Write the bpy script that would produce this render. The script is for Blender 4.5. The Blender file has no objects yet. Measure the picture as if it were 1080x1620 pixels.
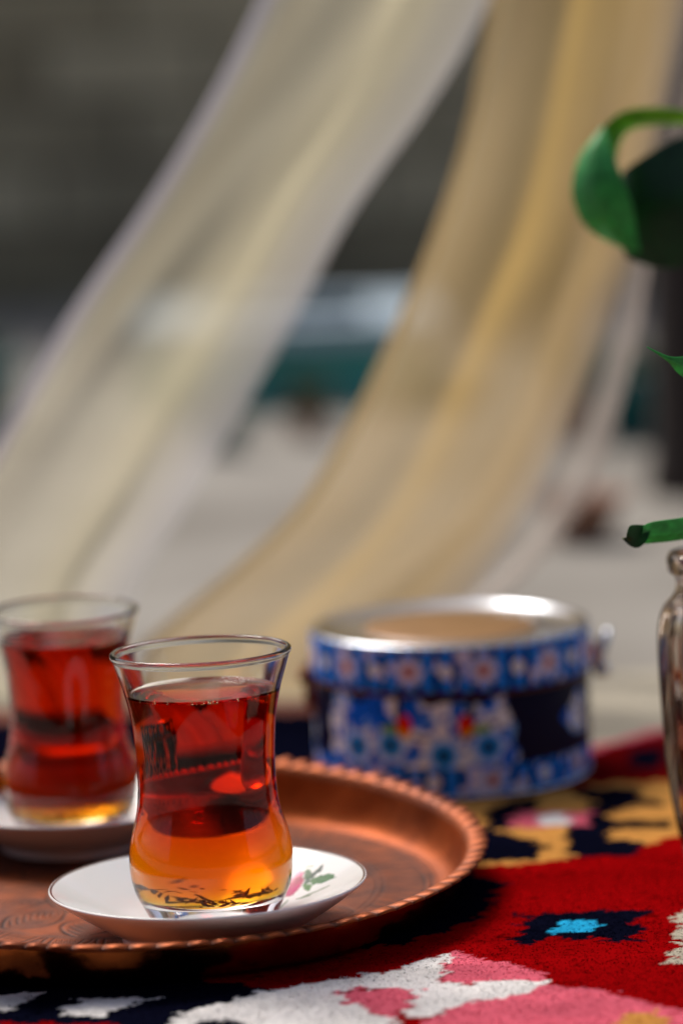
import bpy, bmesh, math, random
import numpy as np
from mathutils import Matrix, Vector
R = math.radians
S = 0.01                       # the scene is measured in centimetres
sc = bpy.context.scene
col = sc.collection

# ------------------------------------------------------------ camera, sky, sun, exposure
cam_d = bpy.data.cameras.new('camera'); cam = bpy.data.objects.new('camera', cam_d); col.objects.link(cam)
cam.matrix_world = Matrix.Translation(Vector((5.08, -106.85, 27.28)) * S) @ Matrix.Rotation(R(90 - 7.77), 4, 'X') @ Matrix.Rotation(R(-2.03), 4, 'Z')
cam_d.sensor_fit = 'VERTICAL'; cam_d.sensor_height = 36; cam_d.sensor_width = 24; cam_d.lens = 5000 / 1620 * 36
cam_d.clip_start = 0.02; cam_d.clip_end = 200
cam_d.dof.use_dof = True; cam_d.dof.focus_distance = 1.075; cam_d.dof.aperture_fstop = 4.0
sc.camera = cam

SUN_EL, SUN_AZ = 52, -32       # degrees; azimuth measured from +y (away from the camera) towards +x
w = bpy.data.worlds.new('World'); sc.world = w; w.use_nodes = True
nt = w.node_tree; bg = nt.nodes['Background']
sky = nt.nodes.new('ShaderNodeTexSky'); sky.sky_type = 'NISHITA'; sky.sun_disc = False
sky.sun_elevation = R(SUN_EL); sky.sun_rotation = R(SUN_AZ); sky.dust_density = 4.0; sky.air_density = 0.8; sky.ozone_density = 0.4
nt.links.new(sky.outputs[0], bg.inputs[0]); bg.inputs[1].default_value = 0.1
sun_d = bpy.data.lights.new('sun', 'SUN'); sun_d.energy = 1.9; sun_d.angle = R(22); sun_d.color = (1, .95, .87)
sun = bpy.data.objects.new('sun', sun_d); col.objects.link(sun)
d = Vector((math.sin(R(SUN_AZ)) * math.cos(R(SUN_EL)), math.cos(R(SUN_AZ)) * math.cos(R(SUN_EL)), math.sin(R(SUN_EL))))
sun.rotation_euler = d.to_track_quat('Z', 'Y').to_euler(); sun.location = d * 6
vs = sc.view_settings; vs.view_transform = 'Standard'; vs.look = 'None'; vs.gamma = 1; vs.exposure = 0.4; vs.use_curve_mapping = False
cy = sc.cycles
cy.max_bounces = 24; cy.transmission_bounces = 24; cy.transparent_max_bounces = 32; cy.glossy_bounces = 8; cy.diffuse_bounces = 5
cy.caustics_reflective = True; cy.caustics_refractive = True; cy.sample_clamp_indirect = 8; cy.blur_glossy = 0.3
cy.use_denoising = True
try: cy.denoiser = 'OPENIMAGEDENOISE'; cy.denoising_prefilter = 'ACCURATE'
except Exception: pass

rng = np.random.default_rng(7); random.seed(7)

# ------------------------------------------------------------ helpers
def srgb(r, g, b):
    f = lambda c: (c / 255 / 12.92) if c / 255 <= .04045 else ((c / 255 + .055) / 1.055) ** 2.4
    return (f(r), f(g), f(b))
def tag(o, label=None, cat=None, group=None, kind=None):
    for k, v in (('label', label), ('category', cat), ('group', group), ('kind', kind)):
        if v: o[k] = v
    return o
def empty(name, loc=(0, 0, 0), rot=(0, 0, 0)):
    o = bpy.data.objects.new(name, None); col.objects.link(o); o.empty_display_size = .01
    o.location = Vector(loc) * S; o.rotation_euler = rot; return o
def mesh(name, V, F, m, parent=None, smooth=True, loc=(0, 0, 0), cols=None, attr='paint', rot=(0, 0, 0)):
    me = bpy.data.meshes.new(name)
    me.from_pydata((np.asarray(V, float) * S).tolist(), [], F if isinstance(F, list) else F.tolist())
    if smooth: me.shade_smooth()
    if m: me.materials.append(m)
    if cols is not None:
        a = me.color_attributes.new(attr, 'FLOAT_COLOR', 'POINT')
        c = np.ones((len(V), 4), np.float32); c[:, :3] = cols
        a.data.foreach_set('color', c.ravel())
    o = bpy.data.objects.new(name, me); col.objects.link(o); o.location = Vector(loc) * S; o.rotation_euler = rot
    if parent: o.parent = parent
    return o
def grid_faces(nu, nv, wrap_u=False):
    i = np.arange(nu if wrap_u else nu - 1)[:, None]; j = np.arange(nv - 1)[None, :]
    a = i * nv + j; b = ((i + 1) % nu) * nv + j
    return np.stack([a, b, b + 1, a + 1], -1).reshape(-1, 4)
def smoothpath(pts, n):
    P = np.array(pts, float); k = len(P)
    t = np.linspace(0, k - 1, n); out = []
    for x in t:
        i = min(int(x), k - 2); f = x - i
        p0, p1, p2, p3 = P[max(i - 1, 0)], P[i], P[i + 1], P[min(i + 2, k - 1)]
        out.append(.5 * ((2 * p1) + (-p0 + p2) * f + (2 * p0 - 5 * p1 + 4 * p2 - p3) * f * f + (-p0 + 3 * p1 - 3 * p2 + p3) * f ** 3))
    return np.array(out)
def lathe(prof, n=96, closed=False):
    """profile (r,z) list -> verts, faces; r==0 rows stay as tiny rings"""
    P = np.array(prof, float); t = np.linspace(0, 2 * np.pi, n, endpoint=False)
    V = np.stack([P[None, :, 0] * np.cos(t)[:, None], P[None, :, 0] * np.sin(t)[:, None], np.broadcast_to(P[None, :, 1], (n, len(P)))], -1).reshape(-1, 3)
    F = grid_faces(n, len(P), True)
    return V, F
def tube(pts, rad, n=10, cap=True):
    P = np.array(pts, float); k = len(P); rad = np.broadcast_to(rad, (k,))
    T = np.gradient(P, axis=0); T /= np.linalg.norm(T, axis=1)[:, None]
    up = np.array([0, 0, 1.]) if abs(T[0][2]) < .9 else np.array([1., 0, 0])
    V = []
    for i in range(k):
        a = np.cross(T[i], up); a /= np.linalg.norm(a); b = np.cross(a, T[i])
        for j in range(n):
            th = 2 * np.pi * j / n; V.append(P[i] + rad[i] * (np.cos(th) * a + np.sin(th) * b))
    F = [[i * n + j, i * n + (j + 1) % n, (i + 1) * n + (j + 1) % n, (i + 1) * n + j] for i in range(k - 1) for j in range(n)]
    if cap: F += [list(range(n))[::-1], list(range((k - 1) * n, k * n))]
    return np.array(V), F
def vnoise(x, y, seed=0):
    """smooth value noise, numpy arrays"""
    r = np.random.default_rng(seed).random((64, 64)); xi = np.floor(x).astype(int); yi = np.floor(y).astype(int)
    fx = x - xi; fy = y - yi; fx = fx * fx * (3 - 2 * fx); fy = fy * fy * (3 - 2 * fy)
    g = lambda a, b: r[a % 64, b % 64]
    return (g(xi, yi) * (1 - fx) + g(xi + 1, yi) * fx) * (1 - fy) + (g(xi, yi + 1) * (1 - fx) + g(xi + 1, yi + 1) * fx) * fy
def inpoly(x, y, poly):
    p = np.array(poly, float); ins = np.zeros(x.shape, bool); j = len(p) - 1
    for i in range(len(p)):
        xi, yi = p[i]; xj, yj = p[j]
        if yi != yj:
            ins ^= ((yi > y) != (yj > y)) & (x < (xj - xi) * (y - yi) / (yj - yi) + xi)
        j = i
    return ins

# ------------------------------------------------------------ materials
def mat(name):
    m = bpy.data.materials.new(name); m.use_nodes = True; return m, m.node_tree, m.node_tree.nodes['Principled BSDF']
def N(t, kind, **kw):
    n = t.nodes.new(kind)
    for k, v in kw.items(): setattr(n, k, v)
    return n
def plain(name, c, rough=.5, metal=0, spec=.5, var=0, scale=40, bump=0, bscale=200):
    m, t, b = mat(name); L = t.links.new
    b.inputs['Roughness'].default_value = rough; b.inputs['Metallic'].default_value = metal; b.inputs['Specular IOR Level'].default_value = spec
    b.inputs['Base Color'].default_value = (*c, 1)
    tc = N(t, 'ShaderNodeTexCoord')
    if var:
        nz = N(t, 'ShaderNodeTexNoise'); nz.inputs['Scale'].default_value = scale; nz.inputs['Detail'].default_value = 6; L(tc.outputs['Object'], nz.inputs['Vector'])
        mx = N(t, 'ShaderNodeMix', data_type='RGBA'); mx.inputs[6].default_value = (*[x * (1 - var) for x in c], 1); mx.inputs[7].default_value = (*[min(1, x * (1 + var)) for x in c], 1)
        L(nz.outputs[0], mx.inputs[0]); L(mx.outputs[2], b.inputs['Base Color'])
    if bump:
        nz = N(t, 'ShaderNodeTexNoise'); nz.inputs['Scale'].default_value = bscale; nz.inputs['Detail'].default_value = 4; L(tc.outputs['Object'], nz.inputs['Vector'])
        bp = N(t, 'ShaderNodeBump'); bp.inputs['Strength'].default_value = bump; bp.inputs['Distance'].default_value = .002
        L(nz.outputs[0], bp.inputs['Height']); L(bp.outputs[0], b.inputs['Normal'])
    return m
def painted(name, rough=.5, spec=.5, coat=0, fibre=0, attr='paint', sheen=0):
    m, t, b = mat(name); L = t.links.new
    a = N(t, 'ShaderNodeAttribute', attribute_name=attr)
    b.inputs['Roughness'].default_value = rough; b.inputs['Specular IOR Level'].default_value = spec
    b.inputs['Coat Weight'].default_value = coat; b.inputs['Coat Roughness'].default_value = .05
    b.inputs['Sheen Weight'].default_value = sheen
    if fibre:
        tc = N(t, 'ShaderNodeTexCoord'); nz = N(t, 'ShaderNodeTexNoise'); nz.inputs['Scale'].default_value = 900; nz.inputs['Detail'].default_value = 3
        L(tc.outputs['Object'], nz.inputs['Vector'])
        mr = N(t, 'ShaderNodeMapRange'); mr.inputs[1].default_value = .3; mr.inputs[2].default_value = .7; mr.inputs[3].default_value = 1 - fibre; mr.inputs[4].default_value = 1 + fibre * .6
        L(nz.outputs[0], mr.inputs[0])
        mx = N(t, 'ShaderNodeMix', data_type='RGBA', blend_type='MULTIPLY'); mx.inputs[0].default_value = 1
        L(a.outputs['Color'], mx.inputs[6]); L(mr.outputs[0], mx.inputs[7]); L(mx.outputs[2], b.inputs['Base Color'])
        bp = N(t, 'ShaderNodeBump'); bp.inputs['Strength'].default_value = .3; bp.inputs['Distance'].default_value = .001
        L(nz.outputs[0], bp.inputs['Height']); L(bp.outputs[0], b.inputs['Normal'])
    else:
        L(a.outputs['Color'], b.inputs['Base Color'])
    return m
def glassmat(name, ior=1.5, c=(1, 1, 1), rough=0):
    m = bpy.data.materials.new(name); m.use_nodes = True; t = m.node_tree; t.nodes.remove(t.nodes['Principled BSDF'])
    g = N(t, 'ShaderNodeBsdfGlass'); g.inputs['IOR'].default_value = ior; g.inputs['Color'].default_value = (*c, 1); g.inputs['Roughness'].default_value = rough
    t.links.new(g.outputs[0], t.nodes['Material Output'].inputs['Surface']); return m
def teamat():
    m = bpy.data.materials.new('tea'); m.use_nodes = True; t = m.node_tree; t.nodes.remove(t.nodes['Principled BSDF']); L = t.links.new
    out = t.nodes['Material Output']
    g = N(t, 'ShaderNodeBsdfGlass'); g.inputs['Roughness'].default_value = 0
    a = N(t, 'ShaderNodeAttribute', attribute_name='open_face')           # 1 where the tea meets air, 0 where it meets the glass
    mr = N(t, 'ShaderNodeMapRange'); mr.inputs[3].default_value = 1.333 / 1.4; mr.inputs[4].default_value = 1.333
    L(a.outputs['Fac'], mr.inputs[0]); L(mr.outputs[0], g.inputs['IOR']); L(g.outputs[0], out.inputs['Surface'])
    v = N(t, 'ShaderNodeVolumeAbsorption')
    ab = np.array(TEA_ABS) * 100                                          # per metre
    dens = ab.max() * 1.02
    v.inputs['Color'].default_value = (*(1 - ab / dens), 1); v.inputs['Density'].default_value = dens
    # absorption rises smoothly from the bottom of the tea towards the top
    tc = N(t, 'ShaderNodeTexCoord'); sx = N(t, 'ShaderNodeSeparateXYZ'); L(tc.outputs['Object'], sx.inputs[0])
    mz = N(t, 'ShaderNodeMapRange', interpolation_type='SMOOTHSTEP'); mz.inputs[1].default_value = .018; mz.inputs[2].default_value = .055; mz.inputs[3].default_value = dens * .72; mz.inputs[4].default_value = dens * 1.7
    L(sx.outputs[2], mz.inputs[0]); L(mz.outputs[0], v.inputs['Density'])
    L(v.outputs[0], out.inputs['Volume'])
    return m
TEA_ABS = (.06, .60, 3.0)       # absorption per centimetre of tea
def sheer(name, bands, dens, streak=30, glow=.5):
    """thin woven voile: part open weave, part cloth that reflects and lets light through; bands = (place across the cloth, colour, thread density)"""
    m = bpy.data.materials.new(name); m.use_nodes = True; t = m.node_tree; t.nodes.remove(t.nodes['Principled BSDF']); L = t.links.new
    out = t.nodes['Material Output']
    di = N(t, 'ShaderNodeBsdfDiffuse'); tr = N(t, 'ShaderNodeBsdfTranslucent'); tp = N(t, 'ShaderNodeBsdfTransparent')
    uv = N(t, 'ShaderNodeAttribute', attribute_name='paint')
    mp = N(t, 'ShaderNodeMapping'); mp.inputs['Scale'].default_value = (streak, 1.8, 1); L(uv.outputs['Vector'], mp.inputs['Vector'])
    nz = N(t, 'ShaderNodeTexNoise'); nz.inputs['Scale'].default_value = 1; nz.inputs['Detail'].default_value = 2.5; L(mp.outputs[0], nz.inputs['Vector'])
    sx = N(t, 'ShaderNodeSeparateXYZ'); L(uv.outputs['Vector'], sx.inputs[0])
    sh = N(t, 'ShaderNodeMath', operation='MULTIPLY_ADD'); sh.inputs[1].default_value = .16; L(nz.outputs[0], sh.inputs[0])
    s0 = N(t, 'ShaderNodeMath', operation='SUBTRACT'); s0.inputs[1].default_value = .08; L(sx.outputs[0], s0.inputs[0]); L(s0.outputs[0], sh.inputs[2])
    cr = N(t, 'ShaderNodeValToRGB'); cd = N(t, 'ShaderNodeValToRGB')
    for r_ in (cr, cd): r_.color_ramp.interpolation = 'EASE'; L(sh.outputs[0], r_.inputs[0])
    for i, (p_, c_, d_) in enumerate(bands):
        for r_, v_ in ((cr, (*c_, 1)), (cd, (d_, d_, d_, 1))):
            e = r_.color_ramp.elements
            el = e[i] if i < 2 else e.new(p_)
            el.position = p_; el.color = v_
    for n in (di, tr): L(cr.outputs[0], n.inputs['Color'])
    mx = N(t, 'ShaderNodeMixShader'); mx.inputs[0].default_value = glow; L(di.outputs[0], mx.inputs[1]); L(tr.outputs[0], mx.inputs[2])
    mr = N(t, 'ShaderNodeMapRange'); mr.inputs[1].default_value = .3; mr.inputs[2].default_value = .7; mr.inputs[3].default_value = dens - .12; mr.inputs[4].default_value = dens + .12
    L(nz.outputs[0], mr.inputs[0])
    ml = N(t, 'ShaderNodeMath', operation='MULTIPLY'); L(mr.outputs[0], ml.inputs[0]); L(cd.outputs[0], ml.inputs[1])
    ms = N(t, 'ShaderNodeMixShader'); L(ml.outputs[0], ms.inputs[0]); L(tp.outputs[0], ms.inputs[1]); L(mx.outputs[0], ms.inputs[2])
    L(ms.outputs[0], out.inputs['Surface']); return m

# ------------------------------------------------------------ the setting: ground, wall, pool
RUG = -2.15                     # top of the rug
GND = -2.75
g, t, b = mat('paving'); L = t.links.new
tc = N(t, 'ShaderNodeTexCoord'); nz = N(t, 'ShaderNodeTexNoise'); nz.inputs['Scale'].default_value = 5; nz.inputs['Detail'].default_value = 8; L(tc.outputs['Object'], nz.inputs['Vector'])
cr = N(t, 'ShaderNodeValToRGB'); cr.color_ramp.elements[0].position = .3; cr.color_ramp.elements[0].color = (.20, .18, .15, 1); cr.color_ramp.elements[1].position = .7; cr.color_ramp.elements[1].color = (.34, .315, .275, 1)
L(nz.outputs[0], cr.inputs[0]); L(cr.outputs[0], b.inputs['Base Color']); b.inputs['Roughness'].default_value = .8
bp = N(t, 'ShaderNodeBump'); bp.inputs['Strength'].default_value = .5; bp.inputs['Distance'].default_value = .004; L(nz.outputs[0], bp.inputs['Height']); L(bp.outputs[0], b.inputs['Normal'])
M_pave = g
n = 60; gx = np.linspace(-1500, 1500, n); gy = np.linspace(-1500, 1500, n)
X, Y = np.meshgrid(gx, gy, indexing='ij')
tag(mesh('ground', np.stack([X, Y, np.full_like(X, GND)], -1).reshape(-1, 3), grid_faces(n, n), M_pave), kind='structure')

# courtyard wall, rough rendered masonry in shade
m, t, b = mat('masonry'); L = t.links.new
tc = N(t, 'ShaderNodeTexCoord'); mp = N(t, 'ShaderNodeMapping'); mp.inputs['Rotation'].default_value = (R(90), 0, 0); L(tc.outputs['Object'], mp.inputs['Vector'])
br = N(t, 'ShaderNodeTexBrick'); br.inputs['Scale'].default_value = 4; br.inputs['Color1'].default_value = (.27, .215, .12, 1); br.inputs['Color2'].default_value = (.66, .55, .345, 1); br.inputs['Mortar'].default_value = (.22, .18, .11, 1)
br.inputs['Mortar Size'].default_value = .03; br.inputs['Brick Width'].default_value = .9; br.inputs['Row Height'].default_value = .34
L(mp.outputs[0], br.inputs['Vector'])
nz = N(t, 'ShaderNodeTexNoise'); nz.inputs['Scale'].default_value = 2.5; nz.inputs['Detail'].default_value = 5; L(tc.outputs['Object'], nz.inputs['Vector'])
mr = N(t, 'ShaderNodeMapRange'); mr.inputs[1].default_value = .3; mr.inputs[2].default_value = .7; mr.inputs[3].default_value = .65; mr.inputs[4].default_value = 1.35; L(nz.outputs[0], mr.inputs[0])
mx = N(t, 'ShaderNodeMix', data_type='RGBA', blend_type='MULTIPLY'); mx.inputs[0].default_value = 1; L(br.outputs[0], mx.inputs[6]); L(mr.outputs[0], mx.inputs[7]); L(mx.outputs[2], b.inputs['Base Color'])
b.inputs['Roughness'].default_value = .9
bp = N(t, 'ShaderNodeBump'); bp.inputs['Strength'].default_value = 1; bp.inputs['Distance'].default_value = .02; L(br.outputs['Fac'], bp.inputs['Height']); bp.invert = True; L(bp.outputs[0], b.inputs['Normal'])
M_wall = m
def boxmesh(x0, x1, y0, y1, z0, z1):
    V = [(x, y, z) for x in (x0, x1) for y in (y0, y1) for z in (z0, z1)]
    F = [[0, 1, 3, 2], [4, 6, 7, 5], [0, 4, 5, 1], [2, 3, 7, 6], [0, 2, 6, 4], [1, 5, 7, 3]]
    return V, F
V, F = boxmesh(-600, 600, 330, 360, GND, 130)
tag(mesh('courtyard_wall', V, F, M_wall, smooth=False), 'dark grey masonry wall far behind the curtains', 'wall')
# unseen wall added behind the camera to keep the sides turned to us dark
V, F = boxmesh(-500, 500, -330, -300, GND, 240)
M_unseen_wall = plain('light_blocking_brown', srgb(48, 36, 28), .85, var=.3, scale=3)
tag(mesh('unseen_dark_wall', V, F, M_unseen_wall, smooth=False), 'plain dark wall added out of view behind the camera to block light', 'wall')

M_teal = plain('teal_paint', srgb(70, 162, 152), .6, var=.35, scale=9)
M_pale = plain('pale_blue_paint', srgb(176, 196, 208), .55, var=.12, scale=9)
M_water = glassmat('pool_water', 1.33, (.55, .7, .65), .03)
pool = empty('water_trough', (6, 206, GND), (0, 0, R(0)))
tag(pool, 'small garden water trough with teal painted sides and pale blue coping', 'trough')
def ring(x0, x1, y0, y1, wd, z0, z1):
    V = []; F = []
    for (a, c, e, f_) in ((x0, x1, y0, y0 + wd), (x0, x1, y1 - wd, y1), (x0, x0 + wd, y0 + wd, y1 - wd), (x1 - wd, x1, y0 + wd, y1 - wd)):
        v, f = boxmesh(a, c, e, f_, z0, z1); k = len(V); V += v; F += [[i + k for i in q] for q in f]
    return V, F
V, F = ring(-19, 8, -22, 14, 4, 0, 6.2); mesh('side_wall', V, F, M_teal, pool, False)
V, F = ring(-20, 9, -23, 15, 7, 6.2, 8.0); mesh('coping', V, F, M_pale, pool, False)
V, F = boxmesh(-15, 4, -18, 10, .1, 7.0); mesh('water', V, F, M_water, pool, False)

# dark timber post
M_post = plain('dark_timber', srgb(38, 27, 22), .8, var=.4, scale=6, bump=.5, bscale=40)
V, F = lathe([(.01, 0), (4.4, 0), (4.4, 1), (4.1, 3), (4.0, 60), (3.9, 180), (.01, 180)], 14)
tag(mesh('post', V, F, M_post, loc=(31.4, 117, GND)), 'dark brown upright timber post behind the leaves', 'post')

# ------------------------------------------------------------ blurred garden pots
M_terra = plain('terracotta', srgb(160, 122, 102), .8, var=.2)
M_glaze = plain('teal_glaze', srgb(10, 105, 110), .3, var=.3)
M_olive = plain('olive_leaf', srgb(84, 84, 38), .6, var=.4, scale=60)
M_green = plain('garden_leaf', srgb(40, 92, 48), .6, var=.4, scale=60)
M_soil = plain('soil', (.03, .02, .015), .95)
def potted(name, loc, r, h, potm, leafm, nleaf, lh, label):
    root = empty(name, loc); tag(root, label, 'potted plant')
    V, F = lathe([(.01, 0), (r * .7, 0), (r * .95, h * .85), (r * 1.08, h * .85), (r * 1.08, h), (r * .95, h), (r * .88, h * .86), (.01, h * .86)], 32)
    mesh('pot', V, F, potm, root)
    V, F = lathe([(.01, h * .88), (r * .87, h * .87)], 24); mesh('soil', V, F, M_soil, root)
    V = []; F = []
    for i in range(nleaf):
        a = random.uniform(0, 6.28); q = random.uniform(0, r * .7); ln = lh * random.uniform(.5, 1); out = random.uniform(.1, .55)
        p0 = np.array([q * math.cos(a), q * math.sin(a), h * .86]); p1 = p0 + np.array([math.cos(a) * out * ln, math.sin(a) * out * ln, ln])
        sd = np.array([-math.sin(a), math.cos(a), 0]) * ln * .12; md = (p0 + p1) / 2 + np.array([0, 0, ln * .12])
        k = len(V); V += [p0, md - sd, p1, md + sd]; F += [[k, k + 1, k + 2, k + 3]]
    mesh('foliage', V, F, leafm, root)
    return root
potted('potted_plant', (2.6, 160, GND), 1.6, 2.2, M_terra, M_olive, 80, 3.6, 'small olive green plant in a pot before the water trough')
potted('potted_plant', (-4.6, 152, GND), 2.0, 2.4, M_glaze, M_green, 80, 3.6, 'green leafy plant in a teal pot behind the cream curtain')
potted('potted_plant', (24.6, 152, GND), 2.2, 4.0, M_terra, M_green, 60, 5.5, 'green plant in a terracotta pot seen through the sheer curtain')
potted('potted_plant', (29.0, 150, GND), 2.6, 5.6, M_glaze, M_green, 50, 3.5, 'dark teal glazed pot with leaves beside the timber post')
potted('potted_plant', (-27, 172, GND), 4.0, 6.5, M_glaze, M_green, 60, 4, 'large teal pot with leaves at the edge of the cream curtain')
root = empty('terracotta_bowl', (20.6, 96, GND)); tag(root, 'small terracotta bowl on the pale paving behind the tin', 'bowl')
V, F = lathe([(.01, 0), (1.5, 0), (2.7, 2.4), (2.9, 2.8), (2.5, 2.8), (1.4, .4), (.01, .3)], 32); mesh('body', V, F, M_terra, root)
V, F = lathe([(2.75, 2.5), (3.05, 2.6), (3.05, 2.95), (2.6, 2.95), (2.45, 2.7)], 32); mesh('rim', V, F, M_terra, root)

# ------------------------------------------------------------ curtains
def curtain(name, Lp, Rp, y0, m, hem_m, folds, wave, label, hems=('l', 'r'), seed=0, drift=0):
    nu, nv = 150, 90
    A = smoothpath(Lp, nv); B = smoothpath(Rp, nv)
    root = empty(name, (A[-1][0], y0, GND)); tag(root, label, 'curtain', None)
    s = np.linspace(0, 1, nu)[:, None]; v = np.linspace(0, 1, nv)[None, :]
    u = s + 0 * v; dy = 0 * u
    for p_, w_, a_, dr in folds:                          # each fold: the cloth doubles back on itself around p_
        q = (s - p_ - dr * (v - .5) + .012 * np.sin(7 * v + 9 * p_)) / w_
        u = u - a_ * w_ * 1.9 * q * np.exp(-q * q) * np.minimum(1, np.minimum(s, 1 - s) * 8); dy = dy + wave * a_ * (np.exp(-q * q) - .5 * np.exp(-(q - 1.4) ** 2))
    x = A[None, :, 0] * (1 - u) + B[None, :, 0] * u; z = A[None, :, 1] * (1 - u) + B[None, :, 1] * u
    y = y0 - dy * 2 + wave * (.8 * np.sin(2 * np.pi * .8 * s + 4 * v + seed) + .35 * np.sin(2 * np.pi * 2.7 * s + 3 * v + 2 * seed)) + .5 * (vnoise(s * 4 + 2 * v + seed, v * 4 + 2 * s, 60 + seed) - .5)
    P = np.stack([x + 0 * v, y + 0 * x, z + 0 * v], -1)
    P[..., 2] = np.maximum(P[..., 2], GND + .15 + .1 * rng.random(P[..., 2].shape))
    uvw = np.stack([s + 0 * v, v + 0 * s, 0 * s * v], -1).reshape(-1, 3)
    o = lambda Q: Q.reshape(-1, 3) - np.array([A[-1][0], y0, GND])
    mesh('cloth', o(P), grid_faces(nu, nv), m, root, cols=uvw)
    for h in hems:                                        # stitched double hem along the side: a thicker rolled band
        e = P[0] if h == 'l' else P[-1]; e2 = P[4] if h == 'l' else P[-5]
        dirn = e2 - e; dirn /= np.linalg.norm(dirn, axis=1)[:, None]
        th = np.linspace(0, 2 * np.pi, 10, endpoint=False)
        Q = e[None] + dirn[None] * (.28 + .28 * np.cos(th))[:, None, None] + np.array([0, 1., 0])[None, None] * (.09 * np.sin(th))[:, None, None]
        mesh('hem', o(Q), grid_faces(10, nv, True), hem_m, root, cols=np.zeros((10 * nv, 3)))
    return root
M_cream = sheer('cream_voile', [(0, (.80, .78, .74), .9), (.12, (.66, .60, .44), .80), (.36, (.69, .64, .48), .82), (.6, (.82, .75, .52), 1.05), (.76, (.76, .70, .50), .97), (.88, (.75, .71, .60), .85), (1, (.76, .74, .74), .82)], .74, 2.6, .6)  # paler edge and middle bands paint the light on backlit folds
M_ochre = sheer('ochre_voile', [(0, (.86, .72, .44), 1.15), (.13, (.76, .57, .30), .95), (.28, (.62, .46, .22), .84), (.36, (.70, .50, .21), .90), (.47, (.80, .55, .20), 1.0), (.60, (.68, .48, .20), .92), (.72, (.60, .42, .17), .88), (.86, (.66, .46, .19), .95), (1, (.58, .44, .26), .75)], .72, 2.2, .6)  # yellow streak and pale edge: fold light painted into the cloth colour
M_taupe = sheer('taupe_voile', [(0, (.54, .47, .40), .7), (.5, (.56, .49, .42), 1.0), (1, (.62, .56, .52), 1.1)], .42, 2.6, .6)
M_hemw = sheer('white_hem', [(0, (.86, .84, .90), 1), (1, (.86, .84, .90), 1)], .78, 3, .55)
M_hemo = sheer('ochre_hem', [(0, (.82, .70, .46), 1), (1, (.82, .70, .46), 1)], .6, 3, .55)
M_hemt = sheer('taupe_hem', [(0, (.62, .56, .52), 1), (1, (.62, .56, .52), 1)], .45, 3, .55)
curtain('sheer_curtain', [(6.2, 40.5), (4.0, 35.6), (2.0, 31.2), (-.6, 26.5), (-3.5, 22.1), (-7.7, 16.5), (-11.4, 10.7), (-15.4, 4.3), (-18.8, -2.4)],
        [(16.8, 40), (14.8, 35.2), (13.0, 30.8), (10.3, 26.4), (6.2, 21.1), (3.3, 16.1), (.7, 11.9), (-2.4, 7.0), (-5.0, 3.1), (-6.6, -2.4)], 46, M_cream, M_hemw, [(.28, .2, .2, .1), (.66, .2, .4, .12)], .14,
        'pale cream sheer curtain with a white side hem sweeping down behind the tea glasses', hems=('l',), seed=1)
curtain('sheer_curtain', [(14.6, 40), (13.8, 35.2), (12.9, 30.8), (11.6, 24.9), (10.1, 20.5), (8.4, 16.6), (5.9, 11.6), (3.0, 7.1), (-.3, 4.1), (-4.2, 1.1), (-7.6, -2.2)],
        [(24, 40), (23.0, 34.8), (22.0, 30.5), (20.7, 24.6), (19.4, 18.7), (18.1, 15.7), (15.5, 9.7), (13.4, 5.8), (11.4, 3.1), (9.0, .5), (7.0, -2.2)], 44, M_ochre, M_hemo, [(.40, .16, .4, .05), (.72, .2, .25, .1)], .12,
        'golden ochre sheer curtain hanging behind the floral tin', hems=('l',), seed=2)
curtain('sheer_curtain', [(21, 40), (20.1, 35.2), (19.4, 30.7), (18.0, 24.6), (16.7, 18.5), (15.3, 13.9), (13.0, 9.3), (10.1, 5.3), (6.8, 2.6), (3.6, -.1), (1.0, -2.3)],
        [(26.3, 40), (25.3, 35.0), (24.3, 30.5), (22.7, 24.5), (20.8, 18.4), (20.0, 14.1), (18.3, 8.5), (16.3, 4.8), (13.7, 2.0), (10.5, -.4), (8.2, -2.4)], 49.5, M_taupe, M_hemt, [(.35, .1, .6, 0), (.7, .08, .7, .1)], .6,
        'thin greyish taupe sheer curtain between the ochre curtain and the post', hems=('r',), seed=4)

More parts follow.
